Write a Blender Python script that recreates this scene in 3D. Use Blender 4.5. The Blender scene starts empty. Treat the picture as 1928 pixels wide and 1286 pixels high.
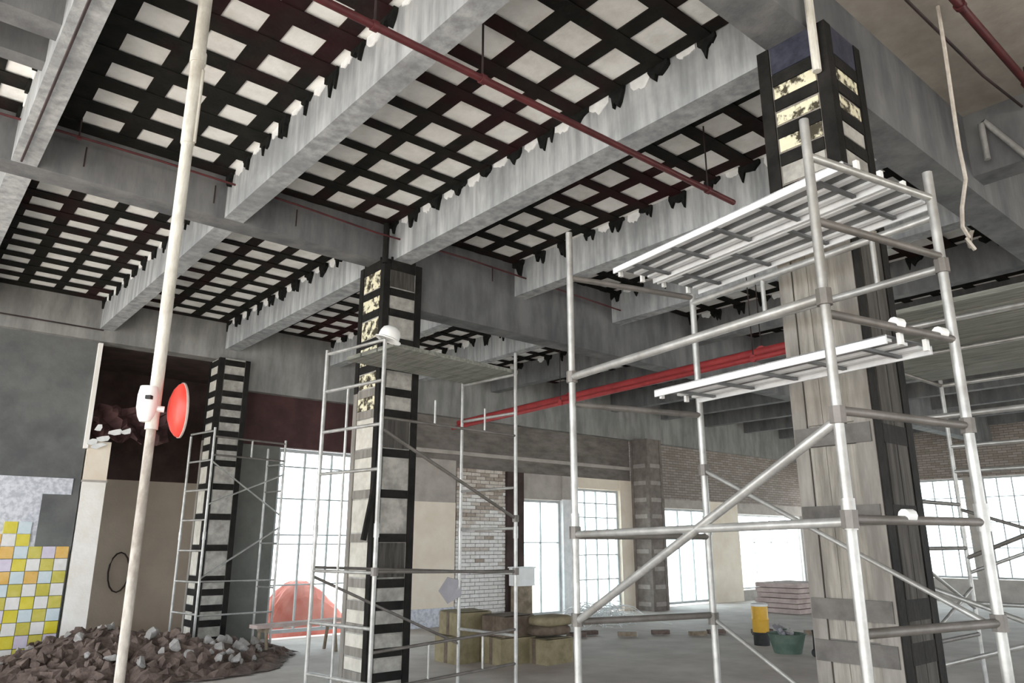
import bpy, math, random
from mathutils import Vector, Matrix
random.seed(7)
SC = bpy.context.scene
COL = SC.collection
R = math.radians
# ------------------------------------------------------------------ camera, sky, sun, exposure
cam_d = bpy.data.cameras.new('camera'); cam = bpy.data.objects.new('camera', cam_d); COL.objects.link(cam)
cam_d.sensor_fit = 'HORIZONTAL'; cam_d.sensor_width = 36.0; cam_d.lens = 36.0 * 1403 / 1928
cam_d.clip_end = 500
cam.location = (0, 0, 1.6); cam.rotation_euler = (R(90 + 15.15), 0, R(-40.2))
SC.camera = cam
w = bpy.data.worlds.new('overcast_sky'); SC.world = w; w.use_nodes = True
bg = w.node_tree.nodes['Background']
bg.inputs['Color'].default_value = (0.86, 0.93, 1.0, 1); bg.inputs['Strength'].default_value = 4.4
sun_d = bpy.data.lights.new('sun', 'SUN'); sun_d.energy = 16; sun_d.angle = R(6); sun_d.color = (1, .97, .92)
sun = bpy.data.objects.new('sun', sun_d); COL.objects.link(sun)
sun.rotation_euler = (R(18), R(-40), 0)
SC.view_settings.view_transform = 'Standard'; SC.view_settings.look = 'None'
SC.view_settings.gamma = 1.0; SC.view_settings.exposure = 0.44; SC.view_settings.use_curve_mapping = False


# ------------------------------------------------------------------ materials
def M(name, c1, c2=None, scale=3.0, stretch=(1, 1, 1), rough=.8, metal=0.0, bump=.15, lo=.35, hi=.65, c3=None, scale3=.7, f3=.5, bscale=30, detail=5, spec=.35):
    m = bpy.data.materials.new(name); m.use_nodes = True
    nt = m.node_tree; n = nt.nodes; L = nt.links; p = n['Principled BSDF']
    p.inputs['Roughness'].default_value = rough; p.inputs['Metallic'].default_value = metal; p.inputs['Specular IOR Level'].default_value = spec
    geo = n.new('ShaderNodeNewGeometry'); mp = n.new('ShaderNodeMapping'); mp.inputs['Scale'].default_value = stretch
    L.new(geo.outputs['Position'], mp.inputs['Vector'])
    col = None
    def ramp(sc, lo, hi, a, b, vec):
        t = n.new('ShaderNodeTexNoise'); t.inputs['Scale'].default_value = sc; t.inputs['Detail'].default_value = detail
        t.inputs['Roughness'].default_value = .62
        L.new(vec, t.inputs['Vector']); r = n.new('ShaderNodeValToRGB')
        r.color_ramp.elements[0].position = lo; r.color_ramp.elements[1].position = hi
        r.color_ramp.elements[0].color = (*a, 1); r.color_ramp.elements[1].color = (*b, 1)
        L.new(t.outputs['Fac'], r.inputs['Fac']); return r.outputs['Color']
    if c2 is None: c2 = tuple(min(1, x * 1.15) for x in c1)
    col = ramp(scale, lo, hi, c1, c2, mp.outputs['Vector'])
    if c3:
        f = ramp(scale3, .48, .68, (0, 0, 0), (f3, f3, f3), geo.outputs['Position'])
        mx = n.new('ShaderNodeMixRGB'); mx.inputs['Color2'].default_value = (*c3, 1)
        L.new(f, mx.inputs['Fac']); L.new(col, mx.inputs['Color1']); col = mx.outputs['Color']
    L.new(col, p.inputs['Base Color'])
    if bump:
        t = n.new('ShaderNodeTexNoise'); t.inputs['Scale'].default_value = bscale; t.inputs['Detail'].default_value = 4
        L.new(mp.outputs['Vector'], t.inputs['Vector']); b = n.new('ShaderNodeBump'); b.inputs['Strength'].default_value = bump
        b.inputs['Distance'].default_value = .02; L.new(t.outputs['Fac'], b.inputs['Height']); L.new(b.outputs['Normal'], p.inputs['Normal'])
    return m

def brick_mat(name, ca, cb, mortar, axis='xz'):
    m = bpy.data.materials.new(name); m.use_nodes = True
    nt = m.node_tree; n = nt.nodes; L = nt.links; p = n['Principled BSDF']; p.inputs['Roughness'].default_value = .9
    geo = n.new('ShaderNodeNewGeometry'); sp = n.new('ShaderNodeSeparateXYZ'); cb_ = n.new('ShaderNodeCombineXYZ')
    L.new(geo.outputs['Position'], sp.inputs[0]); L.new(sp.outputs['X' if axis[0] == 'x' else 'Y'], cb_.inputs[0]); L.new(sp.outputs['Z'], cb_.inputs[1])
    b = n.new('ShaderNodeTexBrick'); b.inputs['Scale'].default_value = 1; b.inputs['Brick Width'].default_value = .24; b.inputs['Row Height'].default_value = .07
    b.inputs['Mortar Size'].default_value = .008; b.inputs['Color1'].default_value = (*ca, 1); b.inputs['Color2'].default_value = (*cb, 1); b.inputs['Mortar'].default_value = (*mortar, 1)
    L.new(cb_.outputs[0], b.inputs['Vector']); L.new(b.outputs['Color'], p.inputs['Base Color']); return m

def glass_mat():
    m = bpy.data.materials.new('window_glass'); m.use_nodes = True; nt = m.node_tree; n = nt.nodes; L = nt.links
    n.remove(n['Principled BSDF']); o = n['Material Output']
    t = n.new('ShaderNodeBsdfTransparent'); t.inputs[0].default_value = (.9, .95, .95, 1); g = n.new('ShaderNodeBsdfGlossy'); g.inputs['Roughness'].default_value = .05
    mx = n.new('ShaderNodeMixShader'); mx.inputs[0].default_value = .06
    L.new(t.outputs[0], mx.inputs[1]); L.new(g.outputs[0], mx.inputs[2]); L.new(mx.outputs[0], o.inputs[0]); return m

MT = dict(
    slab=M('slab_plaster', (.80, .80, .77), (.90, .90, .87), 5, rough=.85, c3=(.55, .54, .48), scale3=3.0, f3=.45),
    slab_raw_and_shade=M('bare_and_shaded_slab', (.30, .27, .235), (.40, .365, .32), 3, rough=.9),  # bare front slab; also the shade painted onto the far bays
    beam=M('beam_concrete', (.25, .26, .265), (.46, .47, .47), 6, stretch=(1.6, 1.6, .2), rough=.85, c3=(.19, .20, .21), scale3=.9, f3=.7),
    girder=M('girder_concrete', (.11, .113, .117), (.20, .20, .197), 4, stretch=(1, 1, .25), rough=.85, c3=(.08, .084, .088), scale3=.8, f3=.6),  # darker than the beams: shade on the near-facing sides is in the colour
    black=M('black_carbon_fibre', (.012, .013, .012), (.022, .021, .018), 6, rough=.8, c3=(.035, .010, .012), scale3=.55, f3=.9, bump=.25, spec=.08),
    drip=M('black_epoxy', (.008, .009, .008), (.018, .018, .017), 14, rough=.7, bump=.4, spec=.1),
    white=M('white_plaster', (.72, .73, .72), (.86, .86, .85), 9, rough=.8),
    steel_black=M('black_painted_angle', (.010, .010, .009), (.024, .022, .020), 5, rough=.7, bump=.2, spec=.12),
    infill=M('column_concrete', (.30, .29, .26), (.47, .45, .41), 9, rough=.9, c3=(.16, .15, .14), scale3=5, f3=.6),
    infill_lit=M('column_infill_lit_side', (.46, .435, .375), (.62, .59, .52), 7, rough=.9),  # lighter copy for the left faces, their light put into the colour
    cream=M('cream_adhesive', (.05, .042, .025), (.74, .69, .50), 12, rough=.7, lo=.44, hi=.53, bump=.4),
    board=M('formwork_board', (.17, .155, .132), (.32, .295, .255), 7, stretch=(4, 4, .35), rough=.85, c3=(.20, .18, .16), scale3=2, f3=.5),
    strap_grey=M('grey_batten', (.085, .078, .07), (.15, .138, .125), 6, rough=.7),
    angle_grey=M('grey_and_lit_angle', (.17, .155, .135), (.28, .26, .23), 5, stretch=(3, 3, .4), rough=.75),  # grey-beige angle paint; also the lit tone painted on left-face battens
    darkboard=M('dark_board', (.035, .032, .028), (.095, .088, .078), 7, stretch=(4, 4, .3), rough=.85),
    galv=M('galvanised_tube', (.36, .355, .34), (.52, .515, .49), 9, rough=.38, metal=.5, bump=.05, c3=(.22, .20, .17), scale3=2.5, f3=.5),
    tube_dark=M('dull_tube', (.13, .12, .105), (.21, .19, .175), 6, rough=.5, metal=.3, bump=.05),
    deck=M('zinc_deck', (.12, .125, .13), (.22, .225, .23), 5, rough=.45, metal=.3, bump=.05),
    deck_rib_sheen=M('zinc_rib_sheen', (.70, .71, .72), (.84, .85, .85), 8, rough=.35, metal=.1, bump=.03),  # bright tone paints the sheen of ribs and lips
    timber=M('grey_timber', (.15, .155, .135), (.29, .29, .255), 5, stretch=(6, .6, 6), rough=.9, bump=.3),
    timber_brown=M('brown_timber', (.17, .13, .09), (.33, .27, .20), 6, rough=.9),
    pole=M('pale_prop_paint', (.55, .52, .45), (.76, .74, .67), 6, stretch=(3, 3, .8), rough=.6, c3=(.30, .26, .21), scale3=2.4, f3=.6),
    white_plastic=M('white_plastic', (.80, .80, .77), (.88, .88, .86), 5, rough=.4, bump=0),
    red=M('red_plastic', (.70, .045, .03), (.80, .08, .055), 4, rough=.4, bump=0),
    red_pipe=M('red_pipe_paint', (.26, .028, .03), (.36, .045, .045), 5, rough=.5, bump=.05),
    maroon_pipe=M('dark_red_pipe', (.06, .013, .015), (.11, .024, .025), 4, rough=.5, bump=.05),
    cable=M('dark_cable', (.02, .015, .014), (.05, .03, .03), 4, rough=.6, bump=0),
    rope=M('pale_rope', (.45, .40, .34), (.60, .55, .48), 20, rough=.9),
    render=M('grey_render', (.10, .104, .104), (.15, .154, .15), 2.5, rough=.9, c3=(.19, .20, .185), scale3=.8, f3=.6),
    skim=M('pale_skim', (.46, .48, .53), (.70, .71, .76), 16, rough=.9, lo=.4, hi=.6),
    pillar=M('white_pillar_paint', (.84, .80, .73), (.92, .90, .86), 3, rough=.75),
    beige=M('beige_wall', (.48, .42, .35), (.56, .49, .41), 2, rough=.85),
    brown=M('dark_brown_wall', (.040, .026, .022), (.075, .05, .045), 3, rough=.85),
    maroon=M('maroon_wall', (.040, .018, .018), (.075, .035, .033), 2, rough=.8),
    greygreen=M('grey_green_panel', (.125, .13, .115), (.17, .172, .155), 2, rough=.8),
    creamwall=M('cream_wall', (.76, .66, .53), (.84, .76, .64), 2, rough=.85),
    tanwall=M('tan_wall', (.36, .325, .29), (.46, .42, .38), 3, rough=.85),
    mortar=M('mortar', (.20, .18, .16), (.28, .26, .24), 12, rough=.95),
    brick_a=M('brick_brown', (.34, .28, .23), (.46, .39, .33), 18, rough=.9),
    brick_b=M('brick_whitewashed', (.74, .71, .67), (.88, .86, .83), 14, rough=.9),
    brick_c=M('brick_tan', (.54, .48, .42), (.68, .62, .56), 18, rough=.9),
    spandrel=brick_mat('brick_spandrel', (.24, .20, .17), (.34, .29, .26), (.14, .125, .11)),
    spandrel_y=brick_mat('brick_side_wall', (.24, .20, .17), (.34, .29, .26), (.14, .125, .11), 'yz'),
    frame=M('window_frame_grey', (.42, .44, .44), (.54, .56, .56), 5, rough=.5),
    frame_white=M('window_frame_white', (.74, .74, .72), (.84, .84, .82), 5, rough=.5),
    floor=M('dusty_concrete_floor', (.49, .44, .40), (.62, .565, .52), 1.6, rough=.75, c3=(.36, .31, .27), scale3=.5, f3=.6),
    ground=M('pale_bounce_paving', (.50, .48, .45), (.58, .56, .53), .6, rough=.9),
    rubble=M('brown_rubble', (.085, .060, .050), (.20, .150, .128), 7, rough=.95, bump=.5),
    rubble_pale=M('pale_rubble', (.30, .285, .27), (.46, .44, .42), 8, rough=.95, bump=.4),
    sack=M('khaki_sack', (.22, .18, .11), (.32, .27, .17), 6, rough=.9),
    sack_brown=M('brown_sack', (.10, .075, .055), (.18, .14, .105), 6, rough=.9),
    yellow=M('yellow_drum', (.62, .34, .03), (.72, .44, .07), 4, rough=.5),
    dark=M('dark_rubber', (.015, .015, .015), (.04, .04, .04), 5, rough=.7),
    green=M('dull_green_plastic', (.08, .13, .10), (.15, .20, .16), 5, rough=.7),
    greybag=M('grey_cloth', (.27, .26, .28), (.34, .33, .35), 4, rough=.9),
    pinkstack=M('pinkish_boards', (.42, .33, .30), (.56, .46, .42), 5, rough=.9),
    redpile=M('red_sheeting', (.50, .13, .10), (.62, .24, .20), 3, rough=.8),
    t_yel=M('tile_yellow', (.62, .53, .03), (.70, .61, .08), 8, rough=.25, bump=0),
    t_olive=M('tile_mustard', (.52, .46, .06), (.62, .55, .13), 8, rough=.25, bump=0),
    t_or=M('tile_orange', (.68, .40, .08), (.76, .50, .16), 8, rough=.25, bump=0),
    t_wh=M('tile_white', (.70, .69, .66), (.80, .79, .77), 8, rough=.25, bump=0),
    t_lav=M('tile_lavender', (.60, .54, .66), (.68, .63, .73), 8, rough=.25, bump=0),
    t_blue=M('tile_pale_blue', (.54, .64, .68), (.64, .72, .75), 8, rough=.25, bump=0),
    pole_dirty=M('worn_prop_paint', (.34, .30, .26), (.58, .54, .48), 8, stretch=(3, 3, 1), rough=.7, c3=(.20, .16, .13), scale3=3, f3=.7),
    navy=M('dark_blue_wrap', (.02, .022, .035), (.05, .052, .075), 8, rough=.6),
    card=M('khaki_cardboard', (.20, .165, .095), (.31, .265, .165), 5, rough=.9),
    column_brown=M('brown_column_render', (.15, .125, .11), (.23, .20, .175), 5, rough=.9),
    strap_tan=M('tan_batten', (.28, .25, .22), (.38, .345, .31), 5, rough=.85),
    dustwall=M('dusty_brown_wall', (.13, .115, .10), (.22, .195, .175), 2.5, stretch=(1, 1, 3), rough=.9),
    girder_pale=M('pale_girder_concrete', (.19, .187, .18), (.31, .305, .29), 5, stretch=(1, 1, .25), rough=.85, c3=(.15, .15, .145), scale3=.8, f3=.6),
    glass=glass_mat(),
)


# ------------------------------------------------------------------ mesh helpers
def rnd(a, b): return random.uniform(a, b)

class MB:
    def __init__(s): s.v = []; s.f = []
    def box(s, x0, x1, y0, y1, z0, z1):
        b = len(s.v)
        s.v += [(x, y, z) for z in (z0, z1) for y in (y0, y1) for x in (x0, x1)]
        s.f += [tuple(b + i for i in q) for q in ((0, 2, 3, 1), (4, 5, 7, 6), (0, 1, 5, 4), (2, 6, 7, 3), (0, 4, 6, 2), (1, 3, 7, 5))]
        return s
    def obox(s, c, size, mat):
        b = len(s.v); c = Vector(c)
        for z in (-1, 1):
            for y in (-1, 1):
                for x in (-1, 1): s.v.append(tuple(c + mat @ Vector((x * size[0] / 2, y * size[1] / 2, z * size[2] / 2))))
        s.f += [tuple(b + i for i in q) for q in ((0, 2, 3, 1), (4, 5, 7, 6), (0, 1, 5, 4), (2, 6, 7, 3), (0, 4, 6, 2), (1, 3, 7, 5))]
        return s
    def tube(s, p0, p1, r, n=10, r1=None):
        return s.path([p0, p1], r, n, r1)
    def path(s, pts, r, n=8, r1=None):
        pts = [Vector(p) for p in pts]; b = len(s.v); N = len(pts)
        for i, p in enumerate(pts):
            d = (pts[min(i + 1, N - 1)] - pts[max(i - 1, 0)]).normalized()
            up = Vector((0, 0, 1)) if abs(d.z) < .9 else Vector((1, 0, 0))
            a = d.cross(up).normalized(); c = a.cross(d).normalized()
            rr = r if r1 is None else r + (r1 - r) * i / (N - 1)
            for k in range(n):
                t = 2 * math.pi * k / n; s.v.append(tuple(p + a * math.cos(t) * rr + c * math.sin(t) * rr))
        for i in range(N - 1):
            for k in range(n):
                k2 = (k + 1) % n; s.f.append((b + i * n + k, b + i * n + k2, b + (i + 1) * n + k2, b + (i + 1) * n + k))
        s.f.append(tuple(b + k for k in range(n))[::-1]); s.f.append(tuple(b + (N - 1) * n + k for k in range(n)))
        return s
    def lathe(s, prof, c, axis=(0, 0, 1), n=24):
        ax = Vector(axis).normalized(); up = Vector((0, 0, 1)) if abs(ax.z) < .9 else Vector((1, 0, 0))
        a = ax.cross(up).normalized(); d = a.cross(ax).normalized(); c = Vector(c); b = len(s.v)
        for (r, h) in prof:
            for k in range(n):
                t = 2 * math.pi * k / n; s.v.append(tuple(c + ax * h + (a * math.cos(t) + d * math.sin(t)) * max(r, 1e-4)))
        for i in range(len(prof) - 1):
            for k in range(n):
                k2 = (k + 1) % n; s.f.append((b + i * n + k, b + i * n + k2, b + (i + 1) * n + k2, b + (i + 1) * n + k))
        return s
    def prism(s, poly, off):
        b = len(s.v); N = len(poly); off = Vector(off)
        s.v += [tuple(p) for p in poly] + [tuple(Vector(p) + off) for p in poly]
        s.f.append(tuple(b + i for i in range(N))); s.f.append(tuple(b + N + i for i in range(N))[::-1])
        for i in range(N): j = (i + 1) % N; s.f.append((b + i, b + N + i, b + N + j, b + j))
        return s
    def mesh(s, name, mat, smooth=False, base=None):
        me = bpy.data.meshes.new(name); v = s.v
        if base is not None: v = [(x - base[0], y - base[1], z - base[2]) for x, y, z in v]
        me.from_pydata(v, [], s.f); me.validate(); me.update()
        import bmesh
        bm = bmesh.new(); bm.from_mesh(me); bmesh.ops.recalc_face_normals(bm, faces=bm.faces); bm.to_mesh(me); bm.free()
        if smooth:
            me.polygons.foreach_set('use_smooth', [True] * len(me.polygons))
            me.set_sharp_from_angle(angle=R(40))
        me.materials.append(MT[mat] if isinstance(mat, str) else mat)
        return me
    def build(s, name, mat, parent=None, smooth=False, label=None):
        base = root_loc(parent) if parent else None
        if base is None:
            lo = [min(q[i] for q in s.v) for i in range(3)]; hi = [max(q[i] for q in s.v) for i in range(3)]
            base = Vector(((lo[0] + hi[0]) / 2, (lo[1] + hi[1]) / 2, lo[2]))
            o = bpy.data.objects.new(name, s.mesh(name, mat, smooth, base)); o.location = base
        else:
            pb = part_base(parent)
            o = bpy.data.objects.new(name, s.mesh(name, mat, smooth, base)); o.parent = parent
        COL.objects.link(o)
        if label: o['label'] = label
        return o

def root_loc(o):
    while o.parent: o = o.parent
    return Vector(o.location)
def part_base(o): return root_loc(o)
def tag(o, label, cat, group=None):
    o['label'] = label; o['category'] = cat
    if group: o['group'] = group
    return o
def thing(name, loc, label=None, cat=None, group=None):
    o = bpy.data.objects.new(name, None); o.location = loc; o.empty_display_size = .2; COL.objects.link(o)
    if label: tag(o, label, cat, group)
    return o
def struct(o, label=None):
    o['kind'] = 'structure'
    if label: o['label'] = label
    return o
def piece(me, name, loc, parent, scale=(1, 1, 1), rot=(0, 0, 0)):      # shared mesh data, placed in world coordinates
    o = bpy.data.objects.new(name, me); o.parent = parent; o.location = Vector(loc) - root_loc(parent)
    o.scale = scale; o.rotation_euler = rot; COL.objects.link(o); return o
UNIT = {}
def unit(mat):
    if mat not in UNIT: UNIT[mat] = MB().box(-.5, .5, -.5, .5, -.5, .5).mesh('block', mat)
    return UNIT[mat]
def slabpiece(name, mat, parent, x0, x1, y0, y1, z0, z1, rot=(0, 0, 0)):
    return piece(unit(mat), name, ((x0 + x1) / 2, (y0 + y1) / 2, (z0 + z1) / 2), parent, (x1 - x0, y1 - y0, z1 - z0), rot)


# ------------------------------------------------------------------ floor, ground
struct(MB().box(-60, 90, -60, 90, -.6, -.10).build('ground', 'ground'), 'pale paving outside the building, added to bounce light in')  # added ground, kept pale to bounce daylight up to the ceiling
struct(MB().box(-7, 24.3, -7, 13.3, -.10, 0).build('floor', 'floor'), 'dusty brown concrete floor')
struct(MB().box(1.9, 5.0, 13.3, 15.6, -.10, 0).build('floor', 'floor'), 'floor of the dark side room')

# ------------------------------------------------------------------ ceiling: slabs, joists, girders
ZS = 5.35; ZJ = 4.87
XS = [-3.4, -1.5, .55, 2.43, 4.43, 6.4, 8.37, 10.34, 12.3, 14.3, 16.3, 18.3, 20.3, 22.3, 24.2]
GY = {'near': (1.95, 2.25), 'mid': (7.4, 7.7), 'far': (12.85, 13.15)}
ROWS = [('near', 2.25, 7.4), ('far', 7.7, 12.85)]
def jw(i): return .125 if i == 4 else .10

def blob(mb, xf, y0, y1, zt, depth, drips=True, th=.014):
    n = 7; pts = [(xf, y0, zt)]
    for k in range(n + 1):
        y = y0 + (y1 - y0) * k / n; e = 1 - abs(2 * k / n - 1) ** 3
        z = zt - depth * (.55 + .45 * e) * rnd(.7, 1.05)
        if drips and random.random() < .38 and 0 < k < n: z -= rnd(.03, .12)
        pts.append((xf, y + rnd(-.01, .01), z))
    pts.append((xf, y1, zt)); mb.prism(pts, (-th, 0, 0)); return mb

for ri, (rn, ya, yb) in enumerate(ROWS):
    for i in range(len(XS) - 1):
        xa, xb = XS[i], XS[i + 1]
        sl = MB().box(xa, xb, ya - .15, yb + .15, ZS, ZS + .2).build('ceiling', 'slab' if i < 9 else 'slab_raw_and_shade')  # far bays take the darker slab, their shade put into the colour
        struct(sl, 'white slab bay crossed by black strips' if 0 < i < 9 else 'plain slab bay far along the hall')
        if not (0 < i < 9): continue
        x0 = xa + jw(i); x1 = xb - jw(i + 1)
        # strips running with the joists
        off = {2: .03, 3: .20, 4: .10}.get(i, .08)
        if ri == 1: off -= .05 if i != 2 else -.02
        sx = [x0 + .01 if off < .15 else x0 + .04] if i == 2 and ri == 0 else []
        xs = []
        if i == 2 and ri == 0: xs = [(.68, .90), (1.22, 1.37), (1.65, 1.82), (2.10, 2.25)]
        elif i == 3 and ri == 0: xs = [(2.72, 2.88), (3.22, 3.37), (3.72, 3.86), (4.17, 4.29)]
        elif i == 2: xs = [(.68, .82), (1.13, 1.27), (1.60, 1.71), (2.03, 2.17)]
        else:
            x = x0 + off
            while x < x1 - .1: xs.append((x, min(x1, x + .15))); x += .475
        for (a, b) in xs: slabpiece('carbon_strip', 'black', sl, a, b, ya, yb, ZS - .012, ZS)
        # strips across, their ends turned down over the joist
        y = yb - (.45 if ri == 0 else .12) - rnd(0, .04); y = yb - .10
        ks = []
        while y > ya + .1: ks.append(y); y -= .452
        for kk, y in enumerate(ks):
            wd = .19 if i <= 2 else .135
            slabpiece('carbon_strip', 'black', sl, x0, x1, y - wd / 2 + rnd(-.012, .012), y + wd / 2 + rnd(-.012, .012), ZS - .022, ZS - .012)
        UNIT.setdefault('k%d_%d' % (ri, i), ks)

tabs_lab = 'black strip end turned down over the beam side'
for ri, (rn, ya, yb) in enumerate(ROWS):
    for i, x in enumerate(XS):
        h = jw(i)
        if i in (0, len(XS) - 1): pass
        bm_ = MB(); bm_.box(x - h, x + h, ya, yb, ZJ, ZS)
        j = struct(bm_.build('ceiling_beam', 'beam' if i < 7 else 'girder'), 'pale concrete joist under the slab')  # far joists use the darker concrete to stand for shade there
        ks = UNIT.get('k%d_%d' % (ri, i - 1))
        if ks and i < 8:
            for y in ks:
                if random.random() < .06: continue
                wd = rnd(.16, .24)
                blob(MB(), x - h, y - wd / 2, y + wd / 2, ZS - .005, rnd(.06, .12) if i > 2 else rnd(.06, .11), drips=i > 2, th=rnd(.02, .045)).build('strip_end', 'drip', j)
                if i <= 4 or random.random() < .5:
                    blob(MB(), x - h, y + .11, y + .11 + rnd(.17, .23), ZS - .002, rnd(.06, .14), drips=False, th=.008).build('plaster_patch', 'white', j)
    # cracks / vertical rods on the girder sides come with the girders
def girder(name, x0, x1, y0, y1, z0, lab, m='girder'):
    return struct(MB().box(x0, x1, y0, y1, z0, ZS).build('ceiling_beam', m), lab)
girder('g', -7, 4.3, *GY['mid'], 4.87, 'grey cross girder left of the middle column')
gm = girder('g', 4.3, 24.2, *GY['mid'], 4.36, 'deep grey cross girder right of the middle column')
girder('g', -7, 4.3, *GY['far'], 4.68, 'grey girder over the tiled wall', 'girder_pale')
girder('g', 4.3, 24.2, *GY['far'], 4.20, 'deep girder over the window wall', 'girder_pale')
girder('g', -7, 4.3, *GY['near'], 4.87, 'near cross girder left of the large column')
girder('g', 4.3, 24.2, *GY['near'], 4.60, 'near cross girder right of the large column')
# front bays: bare slab, one joist
s0 = struct(MB().box(-7, 24.3, -7, 2.1, ZS, ZS + .2).build('ceiling', 'slab_raw_and_shade'), 'bare beige slab at the front')
struct(MB().box(-7, -3.4, 2.1, 13.2, ZS, ZS + .2).build('ceiling', 'slab_raw_and_shade'), 'slab at the open side')
struct(MB().box(-7, 24.3, 12.9, 13.6, ZS, ZS + .2).build('ceiling', 'slab_raw_and_shade'), 'slab edge over the window wall')
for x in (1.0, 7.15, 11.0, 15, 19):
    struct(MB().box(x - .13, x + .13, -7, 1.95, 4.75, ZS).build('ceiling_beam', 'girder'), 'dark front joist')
struct(MB().box(-1.4, .45, 5.20, 5.42, 4.95, ZS).build('ceiling_beam', 'girder'), 'short trimmer beam beside the left joist')
struct(MB().box(-1.4, .45, 5.9, 6.05, 5.05, ZS).build('ceiling_beam', 'girder'), 'second short trimmer beam')

# ------------------------------------------------------------------ walls
wl = struct(thing('wall_left', (1.0, 12.95, 0)), 'grey rendered wall with patchwork tiles')
MB().box(-7, 2.40, 12.97, 13.2, 0, 4.68).build('render_coat', 'render', wl)
MB().box(-1.5, 2.30, 12.955, 12.97, 1.45, 2.54).build('skim_patch', 'skim', wl)
MB().box(1.93, 2.40, 12.945, 12.955, 1.50, 2.30).build('render_patch', 'render', wl)
ts = .172; cols = ['t_yel', 't_wh', 't_olive', 't_lav', 't_or', 't_blue']
tm = {c: MB().box(-.5, .5, -.5, .5, -.5, .5).mesh('tile', c) for c in cols}
for a in range(12):
    x = 2.375 - ts * (a + .5)
    top = 9 if a < 3 else (11 if a in (3, 4) else 10)
    for b in range(top):
        z = .01 + ts * (b + .5)
        if a < 1 and b < 1: continue
        dk = (a + b) % 2 == 0
        c = random.choice(['t_yel', 't_olive', 't_yel', 't_or'] if a >= 3 else ['t_yel', 't_olive', 't_olive', 't_or']) if dk else random.choice(['t_wh', 't_lav', 't_blue', 't_wh'])
        piece(tm[c], 'tile', (x, 12.945 + rnd(-.002, .002), z), wl, (ts - .008, .03, ts - .008), (0, rnd(-.01, .01), 0))
# top beam band, left wall frame strip at the opening
struct(MB().box(2.36, 2.42, 12.90, 13.2, 3.0, 4.66).build('trim_1', 'pillar'), 'pale strip framing the dark opening')
# white pillar by the opening
pl = thing('white_pillar', (2.58, 13.05, 0), 'white painted pillar between the tiled wall and the dark opening', 'pillar')
MB().box(2.42, 2.74, 12.92, 13.25, .12, 2.50).build('shaft', 'pillar', pl)
MB().box(2.42, 2.74, 12.925, 13.25, 2.53, 3.12).build('upper_shaft', 'creamwall', pl)
MB().box(2.405, 2.755, 12.905, 13.26, 2.50, 2.53).build('band', 'tanwall', pl)
MB().box(2.435, 2.725, 12.94, 13.24, 0, .12).build('plinth', 'rubble_pale', pl)
# side room
wr = struct(thing('wall_room', (3.3, 15.3, 0)), 'beige and brown walls of the dark side room')
MB().box(1.9, 5.0, 15.2, 15.4, 0, 2.72).build('lower_wall', 'beige', wr)
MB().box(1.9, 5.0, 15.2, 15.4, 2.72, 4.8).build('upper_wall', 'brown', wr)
MB().box(1.8, 2.0, 13.2, 15.4, 0, .5).build('side_wall', 'beige', wr); MB().box(1.8, 2.0, 13.2, 15.4, 2.4, 4.8).build('side_wall', 'brown', wr); MB().box(1.8, 2.0, 13.2, 13.5, .5, 2.4).build('side_wall', 'beige', wr); MB().box(1.8, 2.0, 15.0, 15.4, .5, 2.4).build('side_wall', 'beige', wr)  # opening added in this unseen side wall to light the back wall
MB().box(4.95, 5.15, 13.25, 15.4, 0, 4.8).build('side_wall', 'beige', wr)
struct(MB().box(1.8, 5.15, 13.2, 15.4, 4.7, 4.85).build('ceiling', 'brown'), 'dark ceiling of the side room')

wb = struct(thing('wall_back', (14, 13.05, 0)), 'window wall of piers, brick and plaster')
MB().box(4.6, 5.50, 12.98, 13.2, 0, 3.28).build('grey_panel', 'greygreen', wb)
MB().box(4.6, 8.30, 13.0, 13.2, 3.28, 4.20).build('spandrel', 'maroon', wb)
MB().box(7.65, 8.30, 12.98, 13.2, 0, 3.28).build('pier', 'creamwall', wb)
MB().box(8.30, 9.42, 12.98, 13.2, .35, 2.42).build('cream_panel', 'creamwall', wb)
MB().box(8.30, 9.42, 12.99, 13.2, 2.42, 3.30).build('tan_panel', 'tanwall', wb)
MB().box(8.30, 9.42, 12.96, 13.2, 0, .35).build('kerb', 'skim', wb)
MB().box(8.30, 15.0, 13.0, 13.2, 3.15, 4.20).build('spandrel', 'dustwall', wb)
MB().box(8.30, 15.0, 12.94, 13.0, 3.42, 3.50).build('ledge', 'tanwall', wb)
MB().box(10.80, 11.28, 12.93, 13.2, 0, 3.15).build('pier', 'brown', wb)
MB().box(11.28, 12.52, 13.0, 13.2, 2.58, 3.15).build('lintel', 'tanwall', wb)
MB().box(12.52, 12.97, 12.95, 13.2, 0, 2.60).build('white_pier', 'white', wb)
MB().box(12.52, 12.97, 12.97, 13.2, 2.60, 3.15).build('lintel', 'tanwall', wb)
MB().box(12.97, 14.55, 12.98, 13.2, 2.90, 3.15).build('lintel', 'creamwall', wb)
MB().box(14.55, 15.1, 12.96, 13.2, 0, 3.15).build('pier', 'creamwall', wb)
MB().box(15.1, 16.35, 13.0, 13.2, 0, 4.20).build('pier', 'spandrel', wb)
MB().box(16.35, 24.2, 13.0, 13.2, 2.75, 4.20).build('spandrel', 'spandrel', wb)
MB().box(16.35, 18.22, 12.99, 13.2, 2.52, 2.75).build('lintel', 'tanwall', wb)
MB().box(18.22, 19.70, 12.96, 13.2, 0, 2.75).build('pier', 'creamwall', wb)
MB().box(19.70, 23.4, 12.99, 13.2, 2.45, 2.75).build('lintel', 'tanwall', wb)
MB().box(19.70, 23.4, 12.99, 13.2, 0, .28).build('sill', 'tanwall', wb)
MB().box(23.4, 24.2, 12.98, 13.2, 0, 2.75).build('pier', 'tanwall', wb)
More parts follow.
